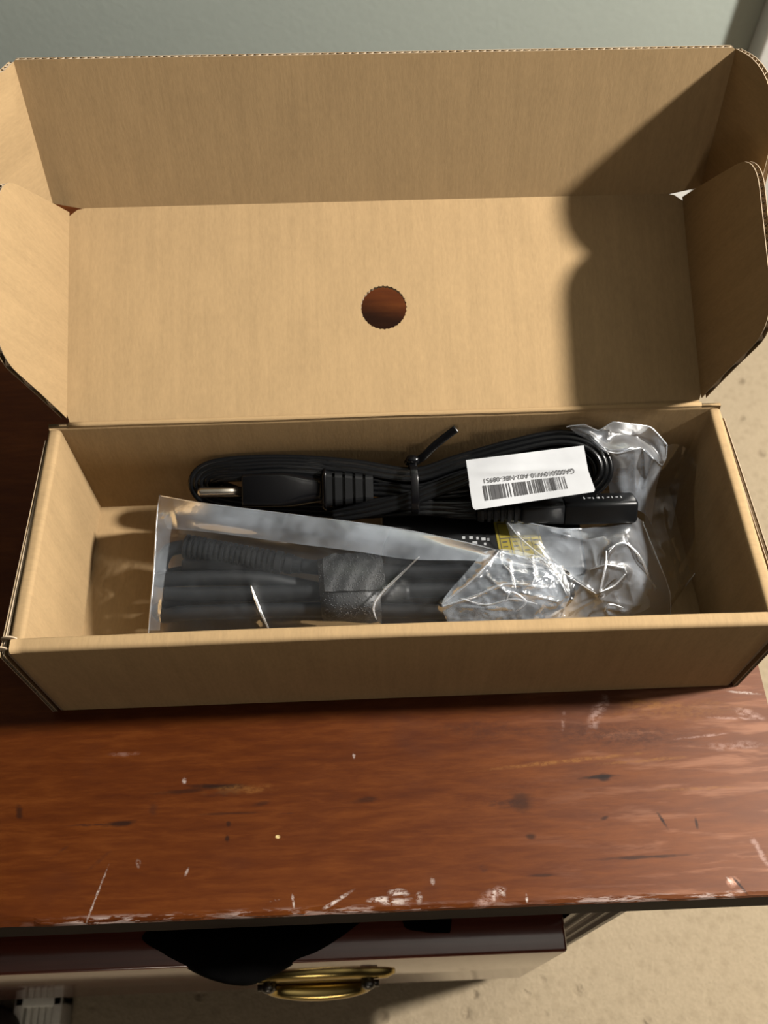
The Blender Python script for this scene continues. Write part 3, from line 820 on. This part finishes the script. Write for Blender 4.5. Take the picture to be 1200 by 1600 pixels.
# long strands (front coil): three visible runs joined by end bends
strand = [P(470, 884, .020), P(560, 892, .021), P(660, 893, .022), P(760, 893, .024), P(850, 898, .026), P(885, 915, .026), P(878, 938, .023), P(830, 950, .021), P(740, 955, .019), P(640, 955, .018), P(500, 953, .0175),
          P(380, 955, .0172), P(290, 958, .017), P(256, 962, .013), P(252, 950, .0105), P(300, 938, .0105), P(420, 930, .013), P(560, 925, .019), P(690, 922, .021), P(800, 922, .0215), P(855, 922, .019), P(868, 940, .014), P(820, 962, .011), P(700, 962, .010), P(540, 930, .010),
          P(420, 906, .018), P(330, 903, .021), P(268, 905, .021), P(250, 907, .016), P(262, 900, .011), P(330, 890, .010), P(430, 892, .010)]
tube('output_cable', strand, CR, ad)
tube('output_cable', [P(258, 928, .020), P(300, 929, .0205), P(400, 927, .0215), P(520, 925, .0225), P(640, 925, .022)], CR, ad)
tube('output_cable', [P(262, 905, .010), P(252, 885, .014), P(262, 862, .021), P(282, 855, .023), P(296, 856, .023)], CR*.95, ad)
# dc plug lying under the boot
mb = MB(); a, b = P(285, 885, .019), P(425, 880, .017)
loft(mb, a, b, [(0, .0030, .0028, .0028), (.02, .0040, .0040, .0035), (.35, .0046, .0046, .004), (.40, .0058, .0056, .004), (.85, .0060, .0058, .005), (1, .0045, .0045, .004)], VIEW); mb.build('dc_plug', M_blkm, ad)
# ribbed boot
a, b = P(287, 853, .023), P(470, 884, .0215); mb = MB(); secs = [(0, .0040, .0040, .0038)]
for i in range(17):
    t = .02 + i*.045; r = lerp(.0062, .0054, i/16)
    secs += [(t, r, r, r*.95), (t + .020, r, r, r*.95), (t + .024, r*.80, r*.80, r*.75), (t + .041, r*.80, r*.80, r*.75)]
secs += [(.79, .0057, .0056, .0052), (.84, .0056, .0056, .0052), (.845, .0046, .0046, .0043), (.87, .0046, .0046, .0043), (.875, .0052, .0052, .0048), (.93, .0050, .0050, .0047), (.935, .0042, .0042, .004), (1, .0040, .0040, .0038)]
loft(mb, a, b, secs, VIEW, smooth=False, n=5); mb.build('ribbed_boot', M_cab, ad)
# hook-and-loop strap round the strands
mb = MB(); x0, x1 = P(500, 920, .022).x, P(592, 920, .022).x
cy, cz = (P(545, 872, .027).y + P(545, 968, .017).y)/2, .0185 + ZO
hy = (P(545, 868, .026).y - P(545, 968, .018).y)/2
ringp = [(cy + hy*math.copysign(abs(math.cos(a_))**.6, math.cos(a_)), cz + .0112*math.copysign(abs(math.sin(a_))**.55, math.sin(a_)) + .0014*math.cos(a_)) for a_ in [2*math.pi*k/40 for k in range(40)]]
rows = []
for x, k, dz in ((x0, .93, 0), (x0, 1, 0), (lerp(x0, x1, .3), 1.005, 0), (lerp(x0, x1, .7), 1.005, 0), (x1, 1, 0), (x1, .93, 0)):
    rows.append([Vector((x - (y - cy)*.06, cy + (y - cy)*k, cz + (z - cz)*k)) for y, z in ringp])
mb.grid(rows, closed_u=True); sp = mb.build('cable_strap', M_velcro, ad, label='black hook-and-loop strap')
# free end of the strap: a rounded tongue lying on top
mb = MB(); n = 16; rows = []
for j in range(9):
    t = j/8; y = lerp(cy + hy + .0012, cy - hy*.35, t)
    ins = .0045*(1 - math.sqrt(1 - (1 - t/.25)**2)) if t < .25 else 0
    rows.append([Vector((lerp(x0 + .0025 + ins, x1 + .0030 - ins, i/n) - (y - cy)*.06, y, cz + .0126 - .0035*(1 - t)**3 + .0005*math.sin(i*1.3 + j))) for i in range(n + 1)])
low = [[p - Vector((0, 0, .0009)) for p in r] for r in rows]
mb.grid(rows); mb.grid(low, flip=True)
m = n + 1
edge = [(0, i) for i in range(m)] + [(j, n) for j in range(1, 9)] + [(8, i) for i in range(n - 1, -1, -1)] + [(j, 0) for j in range(7, 0, -1)]
for (j0, i0), (j1, i1) in zip(edge, edge[1:] + edge[:1]):
    mb.face([mb.vert(rows[j0][i0]), mb.vert(rows[j1][i1]), mb.vert(low[j1][i1]), mb.vert(low[j0][i0])])
mb.build('strap_end', M_velcro, sp)

# ------------------------------------------------------------------ plastic bags
def patch(rows_px, nu, nv, creases=(), amp=.0006, freq=90, seed=0, ymin=.0085, ymax=.1095, zmin=.0042):
    ctl = [[P(*q) for q in r] for r in rows_px]
    per_u = max(2, nu // (len(ctl[0]) - 1)); per_v = max(2, nv // (len(ctl) - 1))
    R1 = [catmull(r, per_u) for r in ctl]
    cols = [catmull([R1[j][i] for j in range(len(R1))], per_v) for i in range(len(R1[0]))]
    G = [[cols[i][j] for i in range(len(cols))] for j in range(len(cols[0]))]
    # crease polylines given in photo pixels -> measured in the (x, y) of the picture-plane projection
    def pix(p):
        q = ROT.transposed() @ (p - CAM); return Vector((600 + FPX*q.x/-q.z, 800 - FPX*q.y/-q.z))
    cr = [([Vector(a) for a in pl_], w_, h_) for pl_, w_, h_ in creases]
    out = []
    for r in G:
        row = []
        for p in r:
            s = pix(p); d = 0
            for pl_, w_, h_ in cr:
                best = 1e9
                for a, b in zip(pl_, pl_[1:]):
                    ab = b - a; t = max(0, min(1, (s - a).dot(ab)/ab.length_squared)); best = min(best, (s - a - ab*t).length)
                if best < w_*3: d += h_*math.exp(-(best/w_)**1.3)
            q3 = Vector((p.x*freq + seed, p.y*freq, p.z*freq))
            n1 = 1 - abs(noise.noise(q3))*2; n2 = 1 - abs(noise.noise(q3*2.3 + Vector((7, 3, 1))))*2
            d += amp*(n1*.7 + n2*.4) + amp*1.5*noise.noise(q3*.3)
            p = p + VIEW*d
            p.y = max(ymin, min(ymax, p.y)); p.z = max(zmin, p.z); row.append(p)
        out.append(row)
    return out
bagA = [[(249, 774, .032), (330, 788, .043), (450, 803, .044), (560, 817, .043), (640, 829, .042), (740, 850, .040), (800, 866, .040), (880, 885, .038)],
        [(246, 800, .034), (330, 815, .0415), (450, 828, .042), (560, 842, .042), (640, 848, .042), (740, 866, .042), (800, 880, .043), (893, 900, .038)],
        [(243, 845, .030), (330, 838, .034), (450, 858, .034), (560, 868, .036), (640, 872, .037), (740, 884, .041), (800, 896, .043), (898, 918, .036)],
        [(240, 895, .028), (330, 890, .031), (450, 898, .031), (550, 905, .035), (640, 905, .033), (740, 910, .036), (800, 916, .038), (895, 935, .033)],
        [(236, 940, .025), (330, 945, .026), (450, 948, .027), (550, 950, .032), (640, 948, .029), (740, 945, .031), (800, 946, .031), (885, 950, .029)],
        [(233, 980, .018), (330, 985, .018), (450, 985, .018), (550, 982, .022), (640, 982, .020), (740, 980, .022), (800, 978, .022), (880, 978, .022)],
        [(230, 1015, .008), (330, 1015, .008), (450, 1015, .008), (550, 1012, .010), (640, 1012, .010), (740, 1010, .010), (800, 1008, .010), (880, 1005, .010)]]
crA = [([(392, 915), (400, 940), (408, 960), (412, 985)], 5.4, 0.00121), ([(404, 950), (415, 975)], 4.1, 0.00066), ([(650, 870), (610, 915), (583, 945), (588, 970)], 6.8, 0.00132), ([(690, 945), (740, 905), (778, 862)], 5.4, 0.00154), ([(690, 945), (700, 960)], 5.4, 0.00110),
       ([(690, 948), (745, 930), (785, 912), (850, 918)], 4.1, 0.00088), ([(465, 852), (510, 862)], 9.5, 0.00099), ([(270, 780), (282, 830)], 6.8, 0.00083), ([(248, 825), (300, 838)], 5.4, 0.00066), ([(520, 812), (540, 830)], 4.1, 0.00055),
       ([(250, 835), (330, 836), (450, 846)], 5.4, 0.00066), ([(340, 970), (480, 968), (600, 975), (700, 972)], 5.4, 0.00066), ([(760, 880), (775, 915)], 4.1, 0.00083), ([(795, 880), (800, 915)], 4.1, 0.00077), ([(830, 870), (835, 905)], 4.1, 0.00088), ([(780, 925), (870, 930)], 4.1, 0.00077), ([(800, 930), (850, 900)], 4.1, 0.00083), ([(720, 935), (800, 950)], 4.1, 0.00066)]
bagt = thing('plastic_bag', 'clear plastic bag lying along the front of the box over the strapped cable', 'bag', P(450, 900, .01))
G = patch(bagA, 210, 96, crA, .00035, 70, 1)
# crumple grows towards the right-hand end
for j, r in enumerate(G):
    for i, p in enumerate(r):
        u = i/len(r); k = max(0, u - .68)/.32
        if k > 0:
            q = Vector((p.x*170, p.y*170, 4.2)); r[i] = p + VIEW*(.0026*k*((1 - abs(noise.noise(q))*2.2)*.5 + (1 - abs(noise.noise(q*2.1))*2.2)*.25))
mb = MB(); mb.grid(G); 
o_up = mb.build('upper_film', M_film, bagt)
# the doubled-over seam along the back of the bag
SEAM = [[(249, 775, .0326), (330, 789, .0436), (450, 804, .0446), (560, 818, .0436), (640, 830, .0426), (740, 851, .0408), (800, 867, .0408), (850, 878, .040)],
        [(252, 800, .0350), (330, 813, .0424), (450, 826, .0430), (560, 838, .0430), (640, 848, .0430), (740, 862, .0432), (800, 876, .0440), (850, 886, .042)],
        [(262, 826, .0345), (330, 832, .0386), (450, 848, .0392), (560, 862, .0400), (640, 874, .0404), (740, 876, .0432), (800, 884, .0446), (850, 890, .042)]]
mb = MB(); mb.grid(patch(SEAM, 120, 24, crA[5:9], .0002, 60, 5)); mb.build('seam_flap', M_seam, bagt)
SIDE = [[(249, 776, .0328), (262, 780, .0345), (274, 786, .0362)], [(245, 815, .0350), (256, 822, .0355), (268, 826, .0360)], [(242, 870, .0310), (250, 868, .0316), (262, 872, .0320)], [(238, 925, .0275), (246, 925, .0280), (254, 930, .0285)], [(233, 985, .0185), (244, 985, .0190), (250, 985, .0195)]]
mb = MB(); mb.grid(patch(SIDE, 20, 80, [], .0004, 120, 9)); mb.build('seam_flap', M_seam, bagt)
TAIL = [[(755, 862, .0430), (785, 858, .0440), (815, 862, .0445), (850, 872, .0440), (880, 888, .0415)],
        [(730, 892, .0430), (770, 882, .0440), (812, 890, .0445), (855, 900, .0438), (888, 912, .0405)],
        [(705, 920, .0400), (757, 915, .0425), (808, 915, .0430), (855, 922, .0420), (890, 932, .0385)],
        [(690, 944, .0365), (750, 942, .0385), (805, 940, .0390), (850, 945, .0378), (882, 950, .0350)],
        [(700, 975, .0290), (760, 978, .0300), (810, 978, .0300), (850, 976, .0290), (872, 975, .0280)]]
crT = [([(690, 945), (740, 905), (778, 862)], 5, .0018), ([(780, 862), (783, 880)], 3, .001), ([(690, 948), (745, 930), (785, 912), (850, 918)], 3.5, .0012), ([(795, 880), (800, 915)], 3, .001), ([(830, 870), (835, 905)], 3, .001), ([(800, 930), (850, 900)], 3, .001), ([(720, 948), (800, 950)], 3, .0009), ([(845, 880), (870, 900), (885, 930)], 3.5, .0012), ([(760, 900), (790, 925)], 3, .001), ([(815, 925), (870, 940)], 3, .001)]
mb = MB(); mb.grid(patch(TAIL, 110, 90, crT, .0008, 150, 33)); mb.build('crumpled_end', M_film2, bagt)
mb = MB(); low = []
for r in G[::4]: low.append([Vector((p.x*.995, p.y, .0040 + .0006*noise.noise(Vector((p.x*60, p.y*60, 2))))) for p in r[::5]])
mb.grid(low, flip=True)
# left sealed end joins both films
lf = [r[0] for r in G[::4]]; mb.grid([lf, [lerp(a, b[0], .5) + Vector((-.0016, 0, 0)) for a, b in zip(lf, low)], [b[0] for b in low]])
bk = G[0][::5]; mb.grid([bk, [lerp(a, b, .5) + Vector((0, .002, 0)) for a, b in zip(bk, low[0])], low[0]])
mb.build('lower_film', M_film, bagt)
mb = MB(); sweep(mb, G[0][::3], circ(.00035, 6), up=VIEW); mb.build('folded_edge', M_hem, bagt)
mb = MB(); sweep(mb, [r[0] for r in G[::3]], circ(.0004, 6), up=VIEW); mb.build('folded_edge', M_hem, bagt)

ZO = 0.0
bB = thing('plastic_bag', 'crumpled clear plastic bag with open ruffled mouth in the right end of the box', 'bag', P(960, 880, .01))
A_ = [[(788, 812, .042), (830, 818, .044), (880, 826, .043), (940, 822, .040), (985, 806, .040), (1004, 815, .036)],
      [(798, 840, .041), (850, 842, .041), (900, 850, .041), (950, 850, .045), (990, 845, .044), (1030, 880, .030)],
      [(808, 872, .038), (860, 878, .038), (905, 888, .039), (945, 890, .042), (1000, 890, .037), (1044, 918, .022)],
      [(830, 910, .036), (870, 918, .034), (915, 925, .034), (960, 920, .034), (1010, 935, .029), (1048, 945, .018)],
      [(850, 955, .028), (890, 955, .026), (920, 955, .025), (960, 960, .024), (1010, 968, .019), (1046, 975, .012)],
      [(850, 995, .012), (890, 995, .012), (920, 995, .012), (960, 995, .010), (1010, 995, .008), (1040, 1000, .006)]]
crAA = [([(948, 862), (945, 895), (936, 925)], 5.4, 0.00165), ([(948, 862), (958, 852), (980, 848), (1000, 872), (1015, 905), (1027, 920)], 5.4, 0.00193), ([(936, 925), (960, 915), (977, 895)], 5.4, 0.00143), ([(790, 815), (810, 838), (835, 848), (850, 870), (890, 900), (932, 928)], 5.4, 0.00154),
        ([(918, 890), (945, 882), (975, 888)], 4.1, 0.00099), ([(880, 835), (915, 845), (940, 838)], 5.4, 0.00110), ([(860, 830), (885, 838)], 4.1, 0.00077), ([(950, 960), (945, 950), (975, 955)], 4.1, 0.00099), ([(960, 930), (968, 955)], 4.1, 0.00088), ([(890, 955), (930, 935), (985, 945)], 5.4, 0.00077),
        ([(1004, 815), (1030, 870), (1046, 930)], 4.1, 0.00066), ([(975, 890), (990, 945)], 4.1, 0.00066), ([(830, 860), (850, 880), (840, 900)], 4.1, 0.00088), ([(925, 860), (932, 890)], 4.1, 0.00077)]
B_ = [[(884, 663, .073), (912, 660, .0745), (935, 672, .070), (956, 655, .0755), (985, 660, .0740), (1016, 667, .071), (1042, 695, .067)],
      [(898, 676, .070), (925, 684, .068), (944, 684, .067), (962, 676, .066), (985, 677, .064), (1018, 694, .063), (1040, 716, .060)],
      [(918, 692, .063), (945, 704, .066), (965, 708, .066), (985, 700, .067), (1002, 702, .064), (1020, 718, .062), (1034, 730, .052)],
      [(945, 735, .052), (965, 738, .054), (980, 742, .053), (992, 745, .052), (1003, 748, .050), (1012, 755, .048), (1024, 768, .042)],
      [(955, 785, .038), (972, 788, .040), (984, 792, .040), (994, 796, .039), (1002, 800, .038), (1010, 806, .036), (1018, 820, .030)]]
crBB = [([(922, 680), (945, 705), (985, 702), (1005, 702), (1022, 720)], 4.1, 0.00143), ([(957, 656), (948, 684)], 4.1, 0.00099), ([(950, 680), (990, 672), (998, 700)], 4.1, 0.00088), ([(1038, 700), (1040, 718), (1032, 726)], 4.1, 0.00099), ([(990, 705), (992, 760)], 5.4, 0.00066), ([(1018, 718), (1005, 760)], 4.1, 0.00066), ([(890, 664), (925, 682)], 4.1, 0.00077)]
C_ = [[(1034, 700, .060), (1052, 694, .058), (1070, 700, .054), (1086, 722, .048), (1097, 745, .042)],
      [(1014, 752, .040), (1040, 752, .039), (1065, 762, .037), (1090, 776, .033), (1105, 792, .029)],
      [(1008, 820, .026), (1035, 822, .026), (1060, 826, .025), (1085, 832, .022), (1105, 842, .018)],
      [(1028, 900, .014), (1045, 892, .014), (1060, 886, .013), (1080, 880, .012), (1099, 876, .010)],
      [(1046, 960, .0075), (1050, 946, .0075), (1056, 936, .0075), (1063, 926, .007), (1070, 916, .007)]]
crCC = [([(1096, 745), (1090, 790), (1093, 812), (1105, 816)], 4.1, 0.00121), ([(1100, 816), (1080, 850), (1065, 880)], 5.4, 0.00088), ([(1035, 800), (1040, 830), (1062, 882)], 5.4, 0.00077), ([(1030, 855), (1052, 876)], 3.4, 0.00077), ([(1060, 760), (1050, 820)], 5.4, 0.00066)]
G1 = patch(A_, 150, 130, crAA, .0006, 80, 20); G2 = patch(B_, 96, 72, crBB, .0002, 80, 40, ymax=.1098); G3 = patch(C_, 64, 72, crCC, .0008, 70, 60)
for nm, g in (('bag_body', G1), ('bag_mouth', G2), ('bag_end', G3)):
    mb = MB(); mb.grid(g); mb.build(nm, {'bag_mouth': M_rim, 'bag_end': M_film}.get(nm, M_film2), bB)
mb = MB()
for line, r in ((G2[0], .00035), (G2[len(G2)//2], .00035), ([q[-1] for q in G2[:len(G2)//2]], .0003), (G1[0][:len(G1[0])//2], .00035), ([q[-1] for q in G1], .0003), ([q[-1] for q in G3], .00025)):
    mb = MB(); sweep(mb, line[::2], circ(r, 6), up=VIEW); mb.build('folded_edge', M_hem, bB)

def glint_ridge(parent, pts, rad=.0006):  # thin shiny tubes added along film folds as stand-ins for bright highlight lines
    ps = catmull([P(*q) for q in pts], 8); n = len(ps); mb = MB()
    sweep(mb, ps, circ(rad, 8), up=VIEW, scale=[.15 + .85*math.sin(math.pi*min(1, max(0, (k + .5)/n)))**.6 * (.75 + .35*noise.noise(Vector((k*.35, rad*9e3, pts[0][0])))) for k in range(n)])
    mb.build('fold_glint', M_glint, parent)
glint_ridge(bB, [(947, 860, .0470), (946, 885, .0464), (937, 925, .0425)], .0008); glint_ridge(bB, [(950, 858, .047), (975, 848, .0470), (1000, 870, .0432), (1015, 903, .0345), (1026, 920, .0305)], .0007)
glint_ridge(bB, [(937, 925, .0425), (960, 915, .0418), (977, 897, .0435)]); glint_ridge(bB, [(792, 815, .0445), (812, 840, .0438), (850, 872, .0424), (890, 902, .0418), (932, 928, .0408)], .0006)
glint_ridge(bB, [(922, 890, .0435), (948, 882, .0465), (976, 888, .043)], .0005); glint_ridge(bB, [(945, 955, .029), (952, 944, .0325), (975, 950, .029)], .0005); glint_ridge(bB, [(922, 683, .0685), (945, 704, .0672), (968, 708, .0668), (990, 702, .068)], .0004)
glint_ridge(bB, [(1096, 750, .041), (1091, 790, .0335), (1094, 811, .0265), (1105, 815, .0245)], .0004)
ZO = .011
glint_ridge(bagt, [(690, 944, .0372), (735, 908, .0420), (765, 878, .0440), (780, 860, .0448)], .0008); glint_ridge(bagt, [(692, 947, .0372), (745, 930, .0415), (790, 912, .0438), (850, 916, .0432)], .0006)
glint_ridge(bagt, [(655, 870, .0432), (628, 896, .0385), (598, 925, .0360), (584, 948, .0345), (588, 968, .0315)], .0007); glint_ridge(bagt, [(392, 915, .0320), (400, 938, .0295), (408, 958, .0275), (420, 983, .020)], .0009)
glint_ridge(bagt, [(785, 880, .0448), (800, 898, .0448), (806, 920, .044)], .0005); glint_ridge(bagt, [(825, 870, .0448), (838, 890, .0448), (832, 912, .0438)], .0005)
glint_ridge(bagt, [(720, 935, .0405), (760, 945, .0392), (800, 936, .0400), (840, 944, .0388)], .0005); glint_ridge(bagt, [(852, 880, .0445), (870, 902, .0430), (888, 925, .0405)], .0005); glint_ridge(bagt, [(790, 940, .0398), (800, 925, .0425), (822, 940, .0395), (806, 955, .0365)], .0005)

ZO = 0.0
# ------------------------------------------------------------------ cloth in the drawer
def cloth(name, rows_px, label, cat, amp=.0012):
    ctl = [[P(*q) for q in r] for r in rows_px]
    R1 = [catmull(r, 8) for r in ctl]; cols = [catmull([R1[j][i] for j in range(len(R1))], 8) for i in range(len(R1[0]))]
    Gc = [[cols[i][j] + VIEW*amp*noise.noise(cols[i][j]*120) for i in range(len(cols))] for j in range(len(cols[0]))]
    mb = MB(); mb.grid(Gc); mb.grid([[p - Vector((0, -.001, .0022)) for p in r] for r in Gc], flip=True)
    o = mb.build(name, M_cloth, None); o['label'] = label; o['category'] = cat; return o
cloth('black_garment', [[(240, 1448, -0.0775), (320, 1446, -0.0772), (400, 1444, -0.0770), (480, 1441, -0.0770), (570, 1437, -0.0775)],
                        [(222, 1466, -0.0785), (310, 1470, -0.0750), (390, 1470, -0.0740), (470, 1465, -0.0745), (545, 1455, -0.0780)],
                        [(255, 1490, -0.0790), (320, 1505, -0.0760), (385, 1510, -0.0750), (450, 1495, -0.0760), (520, 1472, -0.0790)],
                        [(300, 1517, -0.0870), (335, 1532, -0.0810), (385, 1539, -0.0810), (430, 1522, -0.0830), (480, 1495, -0.0850)],
                        [(312, 1522, -0.1030), (345, 1532, -0.1000), (385, 1536, -0.1000), (425, 1524, -0.1000), (462, 1504, -0.1010)]],
      'black cloth garment hanging out over the front of the open drawer', 'garment')
cloth('black_strap', [[(628, 1434, -0.0775), (660, 1433, -0.0775), (706, 1431, -0.0775)], [(632, 1448, -0.0785), (662, 1450, -0.0780), (705, 1446, -0.0780)], [(640, 1453, -0.0788), (672, 1457, -0.0786), (703, 1458, -0.0788)]],
      'small black fabric end showing on the open drawer edge right of the garment', 'fabric', .0003)

# ------------------------------------------------------------------ things on the carpet, lower left
vx0, vx1 = P(22, 1570, FZ + .03).x, P(97, 1570, FZ + .03).x
vy1, vy0 = P(60, 1556, FZ + .03).y, P(60, 1640, FZ + .03).y
vt = thing('floor_vent', 'off-white slotted vent on the carpet in front of the dresser, lower left', 'vent', ((vx0 + vx1)/2, vy0, FZ))
mb = MB(); zt = FZ + .03
mb.box((vx0, vy1 - .008, FZ + .0005), (vx1, vy1, zt), bev=.0015); mb.box((vx0, vy0, FZ + .0005), (vx1, vy0 + .008, zt), bev=.0015)
mb.box((vx0, vy0, FZ + .0005), (vx0 + .008, vy1, zt), bev=.0015); mb.box((vx1 - .008, vy0, FZ + .0005), (vx1, vy1, zt), bev=.0015); mb.box((vx0, vy1 - .036, FZ + .001), (vx1, vy1 - .030, zt), bev=.001)
mb.build('frame', M_vent, vt)
for k in range(7):
    x = lerp(vx0 + .011, vx1 - .011, k/6)
    mb = MB(); mb.box((x - .0022, vy0 + .004, FZ + .008), (x + .0022, vy1 - .004, zt - .004 - .002*(k % 2)), bev=.0008); mb.build('slat', M_vent, vt)
mb = MB(); mb.box((vx0 + .003, vy0 + .003, FZ + .001), (vx1 - .003, vy1 - .003, FZ + .004)); mb.build('backing', M_dark, vt)
mb = MB(); bm = bmesh.new(); bmesh.ops.create_icosphere(bm, subdivisions=3, radius=1)
sx_ = P(-25, 1585, FZ + .03)
for v in bm.verts:
    k = v.co.copy(); v.co = Vector((sx_.x + k.x*.030*(1 + .1*noise.noise(k*2)), sx_.y - .012 + k.y*.020, FZ + .026 + max(-1, k.z*1.1)*.022))
mb.add_bm(bm, 0, True); o = mb.build('dark_shoe', M_dark); o['label'] = 'dark rounded shoe end on the carpet left of the vent'; o['category'] = 'shoe'

bx.location.z += .0004
